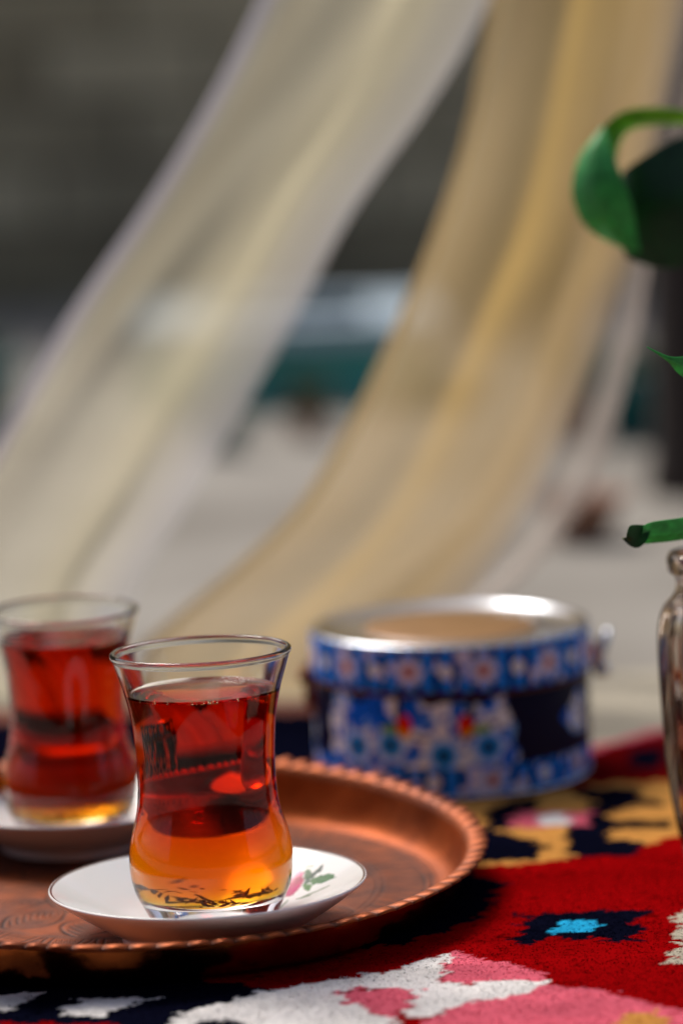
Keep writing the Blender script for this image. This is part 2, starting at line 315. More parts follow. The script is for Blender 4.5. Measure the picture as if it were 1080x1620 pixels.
# ------------------------------------------------------------ rug
RED, PINK, WHITE, NAVY, OCHRE, BLUE, CREAM, DRED = [np.array(c) for c in (srgb(140, 4, 7), srgb(216, 98, 116), srgb(226, 222, 218), srgb(10, 11, 26), srgb(206, 146, 74), srgb(40, 165, 212), srgb(180, 171, 152), srgb(96, 8, 12))]
POLY = [
 (OCHRE, [(-14, 11), (5.1, 9.8), (9.4, 9.0), (12.2, 9.5), (14.7, 10.1), (16.3, 11.6), (18.1, 12.9), (21.2, 15.6), (24, 17), (24, 24), (18.9, 22.4), (15.2, 22.2), (11.4, 20.3), (7.2, 19.4), (-14, 20)]),
 (NAVY, [(10.3, 15.1), (11.1, 13.9), (12.2, 12.9), (12.5, 11.7), (12.0, 9.9), (10.8, 9.7), (9.9, 9.8), (9.1, 10.7), (9.6, 14.7)]),
 (NAVY, [(13.2, 11.5), (13.8, 15.6), (14.5, 17.2), (14.7, 18.8), (15.6, 18.7), (15.0, 12.8), (16.1, 12.1), (16.3, 11.1), (15.8, 9.9), (14.6, 9.9), (13.3, 9.8)]),
 (NAVY, [(14.3, 21.8), (16.9, 21.4), (16.9, 19.6), (17.8, 18.9), (17.5, 17.7), (16.4, 17.9), (15.4, 17.0), (15.2, 18.5), (14.8, 19.7), (14.2, 20.6)]),
 (NAVY, [(15.0, 15.7), (17.8, 15.3), (17.7, 13.9), (14.9, 14.3)]),
 (NAVY, [(10.5, 17.8), (11.4, 19.9), (13.0, 20.8), (12.6, 17.8), (11.6, 17.6), (11.4, 14.7), (10.2, 14.9)]),
 (NAVY, [(6.8, 13), (8.4, 12.4), (8.8, 14.6), (8.2, 18), (6.6, 17.4)]),
 (PINK, [(11.6, 17.6), (14.7, 17.5), (14.5, 15.0), (11.4, 15.1)]),
 (WHITE, [(12.7, 17.1), (13.8, 17.2), (13.6, 15.2), (12.6, 15.3)]),
 (DRED, [(-16, 20.5), (7, 20.2), (15.0, 22.5), (24, 24), (24, 40), (20.4, 33.0), (19.0, 31.6), (15.7, 28.4), (14.6, 27.3), (6, 28), (-16, 30)]),
 (NAVY, [(17.4, 28.5), (18.9, 29.2), (18.4, 24.8), (17.1, 25.0)]),
 (NAVY, [(-16, 29), (9, 28), (9, 39.4), (-16, 40)]),
 (PINK, [(14.2, 27.3), (15.7, 28.7), (19.0, 32.0), (24, 37.4), (24, 38.4), (15.2, 29.2)]),
 (CREAM, [(14.0, 27.6), (15.4, 29.2), (19.0, 32.9), (24, 38), (24, 52), (9, 52), (9, 30)]),
 (np.array(srgb(150, 96, 80)), [(-16, 40), (9, 39.4), (9, 42), (-16, 43)]),
 (CREAM, [(-16, 43), (9, 42), (9, 52), (-16, 52)]),
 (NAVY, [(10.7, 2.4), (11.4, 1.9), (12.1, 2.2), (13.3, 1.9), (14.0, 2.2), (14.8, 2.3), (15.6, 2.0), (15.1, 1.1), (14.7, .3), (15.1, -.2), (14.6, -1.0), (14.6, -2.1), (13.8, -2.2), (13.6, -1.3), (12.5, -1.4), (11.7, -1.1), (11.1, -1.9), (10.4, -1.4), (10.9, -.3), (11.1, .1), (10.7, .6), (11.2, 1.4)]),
 (BLUE, [(11.9, 0), (12.4, 1.0), (13.7, .9), (13.7, .2), (13.3, -.4), (12.6, -.6), (12.1, -.7)]),
 (CREAM, [(16.5, 1.9), (20.3, 1.7), (20, -6.1), (15.3, -4.7), (15.8, -3.8), (16.2, -2.1), (16.0, -1.5)]),
 (NAVY, [(5, -1.6), (6.8, -1.3), (8.4, .5), (9.5, 2), (10.1, 3.4), (10.2, 5.2), (10.9, 6.4), (9.9, 6.9), (9.2, 8.6), (5, 8)]),  # navy motif, widened to paint in the tray's shadow beside it
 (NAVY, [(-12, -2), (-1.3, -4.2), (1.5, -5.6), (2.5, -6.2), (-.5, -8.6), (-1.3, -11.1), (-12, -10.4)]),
 (WHITE, [(-6.7, -5.6), (-5.6, -5.2), (-5.1, -5.6), (-6.0, -6.6), (-6.1, -7.4), (-6.6, -7.3), (-9, -7.2), (-9, -5.3)]),
 (WHITE, [(-4.4, -7.2), (-4.0, -6.5), (-2.9, -6.7), (-1.3, -6.5), (-1.9, -7.1), (-3.0, -8.3), (-3.7, -8.6), (-4.3, -8.1)]),
 (RED, [(-10, -9), (-6.4, -8.8), (-2.7, -9.4), (-1.6, -11.1), (-6.2, -13), (-10, -13)]),
 (WHITE, [(-1.3, -10.4), (-.5, -8.6), (.9, -7.5), (1.5, -6.8), (2.5, -6.2), (3.2, -6.3), (4.1, -5.8), (4.9, -8.3), (4.1, -12.8), (-1.2, -12.1)]),
 (NAVY, [(-.1, -9.5), (.9, -9.3), (1.6, -10.4), (0, -10.6)]),
 (WHITE, [(3.7, -5.9), (5.0, -5.0), (6.4, -4.4), (6.8, -3.6), (8.3, -2.6), (7.9, -6.0), (8.5, -6.5), (11.4, -6.2), (11.1, -7.0), (10.5, -7.9), (8.5, -8.6), (7.8, -9.4), (7.3, -10.1), (6.6, -9.8), (6.9, -8.4), (7.1, -7.1), (5.9, -6.5), (4.8, -6.6), (4.4, -6.7), (3.7, -6.5)]),
 (PINK, [(8.3, -2.6), (8.5, -2.4), (10.1, -4.1), (11.4, -5.7), (11.3, -6.4), (8.5, -6.4), (8.0, -6.0)]),
 (PINK, [(4.4, -6.7), (5.9, -6.6), (7.1, -7.0), (6.8, -8.6), (6.3, -10.0), (5.1, -8.7)]),
 (WHITE, [(3.7, -6.8), (4.4, -7.1), (5.1, -8.7), (6.2, -10.0), (6.7, -11.8), (3.7, -12.9), (2.4, -10.6)]),
 (PINK, [(11.3, -6.8), (13.1, -7.8), (14.1, -8.9), (15.3, -10.3), (16.7, -13.0), (11.9, -15.2), (6.8, -11.1), (7.8, -9.5), (8.5, -8.6), (10.7, -7.7)]),
 (OCHRE, [(13.1, -11.2), (13.7, -10.3), (14.6, -9.9), (14.7, -11.6), (13.7, -12.7)]),
]
def rug_colour(x, y):
    x = np.asarray(x, float); y = np.asarray(y, float)
    # each knot is a small cell; edges step and wander as hand knotting does
    kx = np.floor(x / .2 + .3 * np.floor(y / .17) % 2) * .2; ky = np.floor(y / .17) * .17
    jx = x * .4 + kx * .6 + (vnoise(x * 2.2, y * 2.2, 3) - .5) * .55 + (vnoise(x * 9, y * 9, 4) - .5) * .3
    jy = y * .4 + ky * .6 + (vnoise(x * 2.2 + 9, y * 2.2, 5) - .5) * .55 + (vnoise(x * 9 + 4, y * 9, 6) - .5) * .3
    c = np.broadcast_to(RED, x.shape + (3,)).copy()
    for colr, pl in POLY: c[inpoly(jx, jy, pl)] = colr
    # abrash: dye lots differ from row to row; single dark knots
    k = .82 + .36 * vnoise(x * .35, y * 1.1, 8) ; k *= .92 + .16 * vnoise(x * 5, y * 6, 9)
    dk = (vnoise(x * 1.3 + 20, y * 2.4, 11) > .87) & (vnoise(x * 6, y * 6, 12) > .45)
    c *= k[..., None]; c[dk & (c[..., 1] < .1)] *= .5
    return c
def rug_z(x, y): return RUG - .08 + .10 * vnoise(x * .35, y * .35, 21) + .05 * vnoise(x * 2.1, y * 2.1, 22)
RX0, RX1, RY0, RY1 = -16, 23, -15, 47
st = .15; gx = np.arange(RX0, RX1, st); gy = np.arange(RY0, RY1, st)
X, Y = np.meshgrid(gx, gy, indexing='ij')
Zr = rug_z(X, Y) + rng.random(X.shape) * .015 - .04 + .012 * np.sin(Y * 2 * np.pi / .34)
edge = (X == X.min()) | (X == X.max()) | (Y == Y.min()) | (Y == Y.max())
Zr[edge] = GND
rug = empty('rug', (4, 15, GND)); tag(rug, 'knotted rug with red, pink, white, navy and ochre jagged motifs', 'rug')
o0 = np.array([4, 15, GND])
M_rug = painted('rug_wool', .95, .0, fibre=.1, sheen=.0)
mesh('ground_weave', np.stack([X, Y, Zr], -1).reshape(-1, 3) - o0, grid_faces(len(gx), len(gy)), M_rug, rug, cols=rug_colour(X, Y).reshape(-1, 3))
nT = 70000                                                   # short wool fibres of the pile where the rug is near
tx = rng.uniform(-9, 20, nT); ty = -12 + 30 * rng.random(nT) ** 1.35
keep = ((tx + 3.1) ** 2 + (ty - 6.4) ** 2) > 11.2 ** 2
tx = tx[keep]; ty = ty[keep]; nT = len(tx)
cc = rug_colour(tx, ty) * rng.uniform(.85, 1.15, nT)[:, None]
ang = rng.uniform(0, 6.283, nT); hh = rng.uniform(.02, .07, nT); wd = rng.uniform(.016, .04, nT); ln = rng.uniform(.04, .2, nT)
base = np.stack([tx, ty, rug_z(tx, ty) - .04], -1); sd = np.stack([np.cos(ang), np.sin(ang), 0 * ang], -1) * wd[:, None]
la = rng.uniform(0, 6.283, nT); tip = base + np.stack([np.cos(la) * ln, np.sin(la) * ln - .04, hh], -1)
V = np.stack([base - sd, base + sd, tip], 1).reshape(-1, 3) - o0
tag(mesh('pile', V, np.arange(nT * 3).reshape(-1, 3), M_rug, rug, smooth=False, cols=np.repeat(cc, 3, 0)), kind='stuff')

# ------------------------------------------------------------ copper tray
TX, TY = -3.09, 6.37; TT = (math.tan(R(1.96)), -math.tan(R(1.6)))   # the beaten rim is slightly warped
def tray_mat():
    m, t, b = mat('beaten_copper'); L = t.links.new
    a = N(t, 'ShaderNodeAttribute', attribute_name='paint'); sp = N(t, 'ShaderNodeSeparateColor'); L(a.outputs['Color'], sp.inputs[0])
    tc = N(t, 'ShaderNodeTexCoord')
    nz = N(t, 'ShaderNodeTexNoise'); nz.inputs['Scale'].default_value = 26; nz.inputs['Detail'].default_value = 8; nz.inputs['Roughness'].default_value = .65; L(tc.outputs['Object'], nz.inputs['Vector'])
    cr = N(t, 'ShaderNodeValToRGB'); e = cr.color_ramp.elements; e[0].position = .3; e[0].color = (*srgb(132, 60, 24), 1); e[1].position = .72; e[1].color = (*srgb(216, 112, 50), 1)
    L(nz.outputs[0], cr.inputs[0])
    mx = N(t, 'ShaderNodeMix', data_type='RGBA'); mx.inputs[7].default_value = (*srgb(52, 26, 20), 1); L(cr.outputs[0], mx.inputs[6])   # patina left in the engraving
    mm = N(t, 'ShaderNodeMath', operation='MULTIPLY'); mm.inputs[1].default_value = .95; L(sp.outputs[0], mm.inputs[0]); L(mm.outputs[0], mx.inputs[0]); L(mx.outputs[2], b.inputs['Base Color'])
    mt = N(t, 'ShaderNodeMapRange'); mt.inputs[3].default_value = 1; mt.inputs[4].default_value = .35; L(sp.outputs[0], mt.inputs[0]); L(mt.outputs[0], b.inputs['Metallic'])
    mr = N(t, 'ShaderNodeMapRange'); mr.inputs[3].default_value = .34; mr.inputs[4].default_value = .55; L(nz.outputs[0], mr.inputs[0])
    ro = N(t, 'ShaderNodeMath', operation='MULTIPLY_ADD'); ro.inputs[1].default_value = .25; L(sp.outputs[0], ro.inputs[0]); L(mr.outputs[0], ro.inputs[2])
    po = N(t, 'ShaderNodeMath', operation='MULTIPLY_ADD'); po.inputs[1].default_value = -.26; L(sp.outputs[1], po.inputs[0]); L(ro.outputs[0], po.inputs[2]); L(po.outputs[0], b.inputs['Roughness'])
    n2 = N(t, 'ShaderNodeTexNoise'); n2.inputs['Scale'].default_value = 90; n2.inputs['Detail'].default_value = 3; L(tc.outputs['Object'], n2.inputs['Vector'])
    ms = N(t, 'ShaderNodeMath', operation='MULTIPLY_ADD'); ms.inputs[1].default_value = -1.0; L(sp.outputs[0], ms.inputs[0]); 
    m3 = N(t, 'ShaderNodeMath', operation='MULTIPLY'); m3.inputs[1].default_value = .5; L(n2.outputs[0], m3.inputs[0]); L(m3.outputs[0], ms.inputs[2])
    bp = N(t, 'ShaderNodeBump'); bp.inputs['Strength'].default_value = .7; bp.inputs['Distance'].default_value = .001; L(ms.outputs[0], bp.inputs['Height']); L(bp.outputs[0], b.inputs['Normal'])
    return m
M_cu = tray_mat()
tray = empty('copper_tray', (TX, TY, RUG)); tag(tray, 'round engraved copper tray with a crimped edge, carrying both tea glasses', 'tray')
def warp(V):
    V = np.asarray(V, float).copy(); wgt = np.clip((V[:, 2] + 2.12) / 2.1, 0, 1)
    V[:, 2] += wgt * (TT[0] * V[:, 1] + TT[1] * V[:, 0]); V[:, 2] -= RUG; return V
def engrave(r, th):
    e = np.zeros(r.shape); line = lambda x, w_: np.exp(-(x / w_) ** 2)
    for rr in (11.0, 10.75, 9.2, 9.0, 6.3, 6.1, 3.1): e = np.maximum(e, line(r - rr, .05))
    # outer border: close radial ticks
    bnd = (r > 9.25) & (r < 10.7); k = 90; f = np.abs(((th * k / (2 * np.pi)) % 1) - .5) * 2
    e = np.where(bnd, np.maximum(e, .85 * (np.abs(f - .5 - .35 * np.sin((r - 9.2) * 4.2)) < .2)), e)
    # middle band: pointed arches with hatching
    k = 22; q = ((th * k / (2 * np.pi)) % 1) - .5; h = (r - 6.3) / 2.7
    bnd = (r > 6.35) & (r < 8.95); arch = .46 * (1 - np.clip(h, 0, 1) ** 1.6)
    ln = np.maximum(line(np.abs(q) - arch, .028), line(np.abs(q) - arch * .66, .024))
    ins = np.abs(q) < arch * .5; ln = np.where(ins, np.maximum(ln, .8 * (np.sin(q * 120) * np.sin(r * 22) > .25)), ln)
    out = np.abs(q) > arch * 1.15; ln = np.where(out, np.maximum(ln, .7 * (np.sin(th * 260 + r * 18) > .45)), ln)
    e = np.where(bnd, np.maximum(e, ln), e)
    k = 12; q = ((th * k / (2 * np.pi)) % 1) - .5; h = (r - 3.1) / 3.
    bnd = (r > 3.15) & (r < 6.05); ln = np.maximum(line(np.abs(q) - .42 * np.sin(np.clip(h, 0, 1) * np.pi), .03), .7 * ((np.abs(q) < .3 * np.sin(np.clip(h, 0, 1) * np.pi)) & (np.sin(r * 20 + np.abs(q) * 40) > .5)))
    e = np.where(bnd, np.maximum(e, ln), e)
    return e * (.6 + .4 * vnoise(r * 3 + 20, th * 12 + 20, 31))
nth, nr = 1440, 190
rr = np.linspace(.02, 11.25, nr); th = np.linspace(0, 2 * np.pi, nth, endpoint=False)
TH, RRr = np.meshgrid(th, rr, indexing='ij')
zf = -2.0 + .03 * (vnoise(RRr * np.cos(TH) * .8 + 30, RRr * np.sin(TH) * .8 + 30, 33) - .5) + .015 * np.sin(RRr * 3)
V = np.stack([RRr * np.cos(TH), RRr * np.sin(TH), zf], -1).reshape(-1, 3)
E_ = (.62 + .55 * engrave(RRr, TH)).reshape(-1) * (.75 + .5 * vnoise(RRr * np.cos(TH) * 1.3 + 30, RRr * np.sin(TH) * 1.3 + 30, 34)).reshape(-1)
wgt0 = V.copy(); wgt0[:, 2] -= RUG
mesh('floor', wgt0, grid_faces(nth, nr, True)[:, ::-1], M_cu, tray, cols=np.stack([E_, 0 * E_, 0 * E_], -1))
# wall: inside up, then outside down to the base
wp = [(11.25, -2.0), (11.5, -1.96), (11.75, -1.8), (11.95, -1.5), (12.1, -1.1), (12.2, -.7), (12.28, -.35)]
wo = [(12.4, -.40), (12.32, -.75), (12.2, -1.15), (12.05, -1.55), (11.85, -1.9), (11.6, -2.06), (11.2, -2.12), (.02, -2.12)]
V, F = lathe(wp, 240); dn = (vnoise(np.arctan2(V[:, 1], V[:, 0]) * 14 + 40, V[:, 2] * 2 + 10, 35) - .5) * .05
V[:, 0] *= 1 + dn / 12; V[:, 1] *= 1 + dn / 12
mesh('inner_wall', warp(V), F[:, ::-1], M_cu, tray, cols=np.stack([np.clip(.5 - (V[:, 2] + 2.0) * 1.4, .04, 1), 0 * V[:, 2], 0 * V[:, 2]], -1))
V, F = lathe(wo, 240); dn = (vnoise(np.arctan2(V[:, 1], V[:, 0]) * 9 + 40, V[:, 2] * 1.2 + 10, 36) - .5) * .16 * (V[:, 0] ** 2 + V[:, 1] ** 2 > 125)
V[:, 0] *= 1 + dn / 12; V[:, 1] *= 1 + dn / 12
mesh('outer_wall', warp(V), F[:, ::-1], M_cu, tray, cols=np.broadcast_to((0, .9, 0), (len(V), 3)))
# crimped lip
NC = 92; nth = NC * 14; th = np.linspace(0, 2 * np.pi, nth, endpoint=False)
lp = [(12.26, -.42), (12.36, -.16), (12.5, -.05), (12.75, 0), (12.98, .01), (13.05, -.04), (13.02, -.11), (12.8, -.12), (12.55, -.17), (12.44, -.3), (12.40, -.45)]
P = np.array(lp); ph = th * NC + .9 * np.sin(3 * th) + .6 * np.sin(11 * th + 1) + .45 * np.sin(29 * th)
wv = np.abs(np.sin(ph / 2)) ** .75 * (.8 + .35 * vnoise(th * 15 + 5, 0 * th + 5, 71))
amp = np.array([0, .2, .5, .8, 1, 1, 1, .8, .4, .1, 0])
rad = P[None, :, 0] + (wv[:, None] - .7) * .22 * amp[None]; zz = P[None, :, 1] + (wv[:, None] - .7) * .17 * amp[None]
V = np.stack([rad * np.cos(th)[:, None], rad * np.sin(th)[:, None], zz], -1).reshape(-1, 3)
pt = np.clip((.75 - wv[:, None]) * 1.5, 0, 1) * amp[None]
mesh('crimped_rim', warp(V), grid_faces(nth, len(lp), True)[:, ::-1], M_cu, tray, cols=np.stack([pt.reshape(-1) * .5 + .45, 0 * pt.reshape(-1) + .3, 0 * pt.reshape(-1)], -1))

# ------------------------------------------------------------ saucers
M_china = painted('glazed_china', .15, .3, coat=.0)
M_chinau = plain('china_underside', (.88, .86, .84), .14, var=.02)
LEAVES = [([(3.32, 2.32), (3.66, 2.57), (3.98, 2.72), (3.91, 2.43), (3.55, 2.11)], srgb(8, 56, 34)),
          ([(3.39, 2.12), (3.84, 2.13), (4.23, 1.85), (4.4, 1.4), (4.07, 1.41), (3.61, 1.7)], srgb(56, 112, 40)),
          ([(3.18, 2.05), (3.32, 2.1), (3.61, 1.7), (3.45, 1.42), (3.23, 1.73)], srgb(70, 124, 40)),
          ([(3.23, 2.77), (3.37, 2.9), (3.55, 2.5), (3.46, 2.19), (3.27, 2.32)], srgb(28, 90, 36))]
def saucer_paint(x, y):
    r = np.hypot(x, y); c = np.broadcast_to(np.array((.84, .85, .84)), x.shape + (3,)).copy()
    def lay(mask, colr, a=1.0):
        c[mask] = c[mask] * (1 - a) + np.array(colr) * a
    jx = x + (vnoise(x * 9, y * 7, 41) - .5) * .1; jy = y + (vnoise(x * 9, y * 7, 42) - .5) * .14
    # rose made of overlapping petals
    for px, py, rx, ry, cc in ((2.75, 3.2, .36, .5, srgb(206, 60, 140)), (3.0, 3.25, .2, .42, srgb(216, 80, 154)), (2.7, 2.5, .36, .5, srgb(196, 54, 124)), (3.0, 2.85, .25, .36, srgb(204, 50, 130)),
                               (3.02, 2.4, .26, .36, srgb(186, 6, 88)), (2.8, 2.1, .32, .34, srgb(194, 40, 108)), (3.08, 2.6, .14, .2, srgb(164, 20, 80)), (2.98, 2.08, .2, .2, srgb(196, 34, 112)), (2.92, 3.0, .1, .22, srgb(176, 30, 96))):
        q = ((jx - px) / rx) ** 2 + ((jy - py) / ry) ** 2
        lay(q < 1, cc, .95); lay((q < 1) & (q > .74), np.array(cc) * .7, .6)
    for pl, cc in LEAVES:
        ins = inpoly(jx - .04, 2.1 + (jy - 2.15) / 1.15, pl); lay(ins, cc, .95)
        lay(ins & (np.abs(np.sin(x * 13 + y * 9)) < .22), np.array(cc) * .55, .7)
    lay(np.hypot((x - 3.4) / .12, (y - 2.2) / .16) < 1, srgb(26, 74, 54), .9)
    for a, b_ in (((3.23, 1.22), (3.72, 1.01)), ((3.72, 1.01), (4.18, .88)), ((2.41, 1.73), (2.59, 1.95)), ((3.05, 3.58), (3.32, 3.17)), ((3.0, 1.29), (3.5, .97)), ((2.4, 1.1), (2.7, 1.5)), ((3.2, 3.3), (3.6, 3.05))):
        a = np.array(a); dd = np.array(b_) - a; tt = np.clip(((x - a[0]) * dd[0] + (y - a[1]) * dd[1]) / (dd @ dd), 0, 1)
        lay(np.hypot(x - a[0] - tt * dd[0], y - a[1] - tt * dd[1]) < .035 + .02 * np.sin(tt * 3.14), srgb(112, 134, 100), .85)
    lay(r > 5.38, srgb(96, 60, 48), .9)
    return c
def saucer(loc, rot, label):
    root = empty('saucer', loc, rot); tag(root, label, 'saucer', 'white saucers on the copper tray')
    pts = smoothpath([(.02, -1.52), (1.2, -1.52), (2.2, -1.50), (2.6, -1.40), (3.2, -1.16), (4.0, -.75), (4.8, -.33), (5.3, -.07), (5.46, 0)], 150)
    V, F = lathe(pts.tolist(), 720)
    mesh('dish', V, F[:, ::-1], M_china, root, cols=saucer_paint(V[:, 0], V[:, 1]))
    und = smoothpath([(5.46, 0), (5.5, -.02), (5.5, -.08), (5.35, -.22), (4.9, -.55), (4.2, -1.02), (3.4, -1.5), (3.12, -1.68)], 40).tolist()
    V, F = lathe(und, 160); mesh('underside', V, F[:, ::-1], M_chinau, root)
    V, F = lathe([(3.12, -1.68), (3.06, -1.8), (3.05, -1.97), (3.0, -2.0), (2.88, -2.0), (2.82, -1.9), (2.8, -1.72), (.02, -1.7)], 120); mesh('foot_ring', V, F[:, ::-1], M_chinau, root)
    return root
R1 = (R(-1.3), R(-.7), 0)
saucer((0, 0, 0), R1, 'white china saucer with pink rose and green leaves, nearer the crimped tray edge')
G2 = (-5.85, 14.1)
o = saucer((G2[0], G2[1], -.13), (R(1.0), 0, R(150)), 'white china saucer under the tea glass that stands farther from the tin'); o.scale = (.933,) * 3

# ------------------------------------------------------------ tea glasses
M_glass = glassmat('clear_glass', 1.4, (.985, .99, .985))
M_tea = teamat()
M_leaf = plain('tea_leaf', srgb(58, 24, 10), .7, var=.3)
M_bub = plain('tea_foam', (.62, .45, .36), .06, spec=.9)
outer = [(2.06, -1.44), (2.2, -1.25), (2.3, -1.05), (2.48, -.70), (2.70, -.23), (2.80, .24), (2.84, .70), (2.81, 1.17), (2.72, 1.64), (2.59, 2.1), (2.46, 2.69), (2.40, 3.27), (2.38, 3.86), (2.39, 4.44), (2.43, 5.02), (2.48, 5.6), (2.58, 6.19), (2.72, 6.77), (2.95, 7.5), (3.06, 7.85)]
def glass_thing(loc, rot, label, level, seed):
    root = empty('tea_glass', (loc[0], loc[1], loc[2] - 1.5), rot); tag(root, label, 'tea glass', 'waisted tea glasses on saucers')
    sh = np.array([0, 0, 1.5])
    O = smoothpath(outer, 120)
    # inner wall
    ith = lambda z: .16 + .10 * np.clip((2.0 - z) / 3, 0, 1) ** 1.2
    I = np.stack([O[:, 0] - ith(O[:, 1]), O[:, 1]], -1)
    I = I[I[:, 1] > .22]
    zb = I[0, 1]; r0 = I[0, 0]
    bot = [(.02, -.54), (.8, -.53), (1.4, -.50), (1.9, -.38), (2.25, -.16), (r0 - .03, zb - .08)]
    bot = smoothpath(bot, 40); I = np.vstack([bot, I])
    wet = I[I[:, 1] <= level]; dry = I[I[:, 1] > level]
    rl = np.interp(level, I[60:, 1], I[60:, 0]); con = np.array([[rl, level]])
    rimc = [(3.10, 7.90), (3.135, 7.97), (3.12, 8.06), (3.05, 8.11), (2.96, 8.09), (2.91, 8.01), (2.90, 7.92)]
    base = [(.02, -1.36), (1.3, -1.38), (1.7, -1.43), (1.85, -1.48), (1.98, -1.48)]
    prof = np.vstack([base, O, rimc, dry[::-1], con])
    V, F = lathe(prof.tolist(), 160); body = mesh('glass_body', V + sh, F, M_glass, root)
    # tea, bounded by the wet glass and by its own open face with a small meniscus
    top = np.array([[rl - .03, level - .05], [rl - .1, level - .09], [rl - .22, level - .115], [rl - .5, level - .125], [rl * .5, level - .125], [.02, level - .125]])
    tp = np.vstack([wet, con, top]); V, F = lathe(tp.tolist(), 160)
    te = mesh('tea', V + sh, F, M_tea, root)
    nrow = len(tp) - 1; fl = np.zeros((160, nrow), np.float32); fl[:, len(wet):] = 1
    te.data.attributes.new('open_face', 'FLOAT', 'FACE').data.foreach_set('value', fl.ravel())
    # spent leaves lying at the bottom
    rg = np.random.default_rng(seed); V = []; F = []
    clump = [(rg.uniform(0, 6.283), 1.9 * math.sqrt(rg.random())) for _ in range(9)]
    for i in range(70):
        ca, cq = clump[i % 9]; c_ = np.array([cq * math.cos(ca), cq * math.sin(ca)]) + rg.normal(0, .28, 2)
        a = math.atan2(c_[1], c_[0]); q = min(2.05, math.hypot(*c_)); h = np.interp(q, bot[:, 0], bot[:, 1]) + .03 + .16 * rg.random() ** 2
        ln, wd_ = rg.uniform(.12, .6), rg.uniform(.03, .13); yaw = rg.uniform(0, 6.283); tl = rg.normal(0, .3)
        dv = np.array([math.cos(yaw), math.sin(yaw), tl]); sv = np.array([-math.sin(yaw), math.cos(yaw), rg.normal(0, .2)])
        c0 = np.array([q * math.cos(a), q * math.sin(a), h]); k = len(V)
        ring_ = [c0 - dv * ln / 2, c0 - sv * wd_, c0 + dv * ln / 2 + np.array([0, 0, .03]), c0 + sv * wd_, c0 + np.array([0, 0, .035]), c0 - np.array([0, 0, .02])]
        for p in ring_:                                        # keep leaves inside the tea
            rmax = np.interp(p[2], I[:, 1], I[:, 0]) - .03; rr_ = math.hypot(p[0], p[1])
            if rr_ > rmax: p[0] *= rmax / rr_; p[1] *= rmax / rr_
            p[2] = max(p[2], np.interp(math.hypot(p[0], p[1]), bot[:, 0], bot[:, 1]) + .012)
        V += ring_; F += [[k + x for x in f] for f in ((0, 1, 4), (1, 2, 4), (2, 3, 4), (3, 0, 4), (1, 0, 5), (2, 1, 5), (3, 2, 5), (0, 3, 5))]
    tag(mesh('spent_tea_leaves', np.array(V) + sh, F, M_leaf, root, smooth=False), kind='stuff')
    # bubbles along the front and back of the tea's edge
    V = []; F = []; bm = bmesh.new(); bmesh.ops.create_icosphere(bm, subdivisions=2, radius=1); sv = np.array([v.co[:] for v in bm.verts]); sf = [[v.index for v in f.verts] for f in bm.faces]; bm.free()
    sp = [(-1.57 + rg.normal(.08, .13), rl - .05 - .3 * rg.random() ** 2, rg.uniform(.012, .036)) for _ in range(22)] + [(rg.normal(.9, .12), rl - .08 - .35 * rg.random(), rg.uniform(.02, .045)) for _ in range(12)] + [(rg.uniform(0, 6.28), rl - .06, rg.uniform(.012, .028)) for _ in range(14)]
    for a, q, s_ in sp:
        k = len(V); z_ = level - .125 + s_ * .25 + .07 * math.exp(-(rl - q) / .05)
        V += (sv * s_ + np.array([q * math.cos(a), q * math.sin(a), z_])).tolist(); F += [[x + k for x in f] for f in sf]
    tag(mesh('bubbles', np.array(V) + sh, F, M_bub, root), kind='stuff')
    return root
glass_thing((.18, 0, 0), R1, 'waisted clear glass of red tea on the rose saucer', 6.72, 3)
o = glass_thing((G2[0], G2[1], -.05), (R(1.0), R(-.6), R(40)), 'waisted clear glass of red tea, the one farther from the tin', 7.0, 5); o.scale = (.933,) * 3

# ------------------------------------------------------------ floral tin
BX, BY, BR = 9.5, 26.0, 5.95
M_print = painted('printed_tin', .35, .08, coat=.0)
M_steel = plain('tin_plate', (.58, .62, .70), .2, metal=1, var=.08, scale=30)
M_brass = plain('dull_brass', srgb(110, 66, 44), .4, metal=1, var=.2)
tin = empty('tea_tin', (BX, BY, RUG)); tag(tin, 'round metal tin with blue and white floral print and silver lid', 'tin'); tin.scale = (1, 1, .955)
B1, B2, B3 = np.array(srgb(0, 104, 236)), np.array(srgb(50, 160, 250)), np.array(srgb(10, 22, 100))
LAV, NVY, WHT = np.array(srgb(232, 226, 252)), np.array(srgb(8, 8, 48)), np.array(srgb(244, 248, 255))
def band(x, z, h, seed, period=3.1):
    """blue checker ground with lavender daisies, x along the tin, z 0..h"""
    c = np.broadcast_to(B1, x.shape + (3,)).copy(); k = h / 2.05
    chk = (np.floor(x / .39) + np.floor(z / (.45 * k))) % 2 == 0; c[chk] = B2
    c[(np.abs(((x / .78) % 1) - .5) < .16)] = B3
    c[(vnoise(x * 2.6, z * 2.6, seed) > .8)] = LAV
    q = ((x / period) % 1 - .5) * period; dz = z - h * .52; r = np.hypot(q, dz); a = np.arctan2(dz, q)
    pet = r < (.62 + .13 * np.cos(8 * a)) * k ** .3; c[pet] = LAV; c[pet & (np.abs(np.sin(4 * a)) < .2) & (r > .3)] = B2 * .8
    c[r < .24] = srgb(196, 92, 34)
    q2 = (((x + period / 2) / period) % 1 - .5) * period; r2 = np.hypot(q2, dz); c[r2 < .3] = WHT
    c[z < .14 * k] = B3
    return c
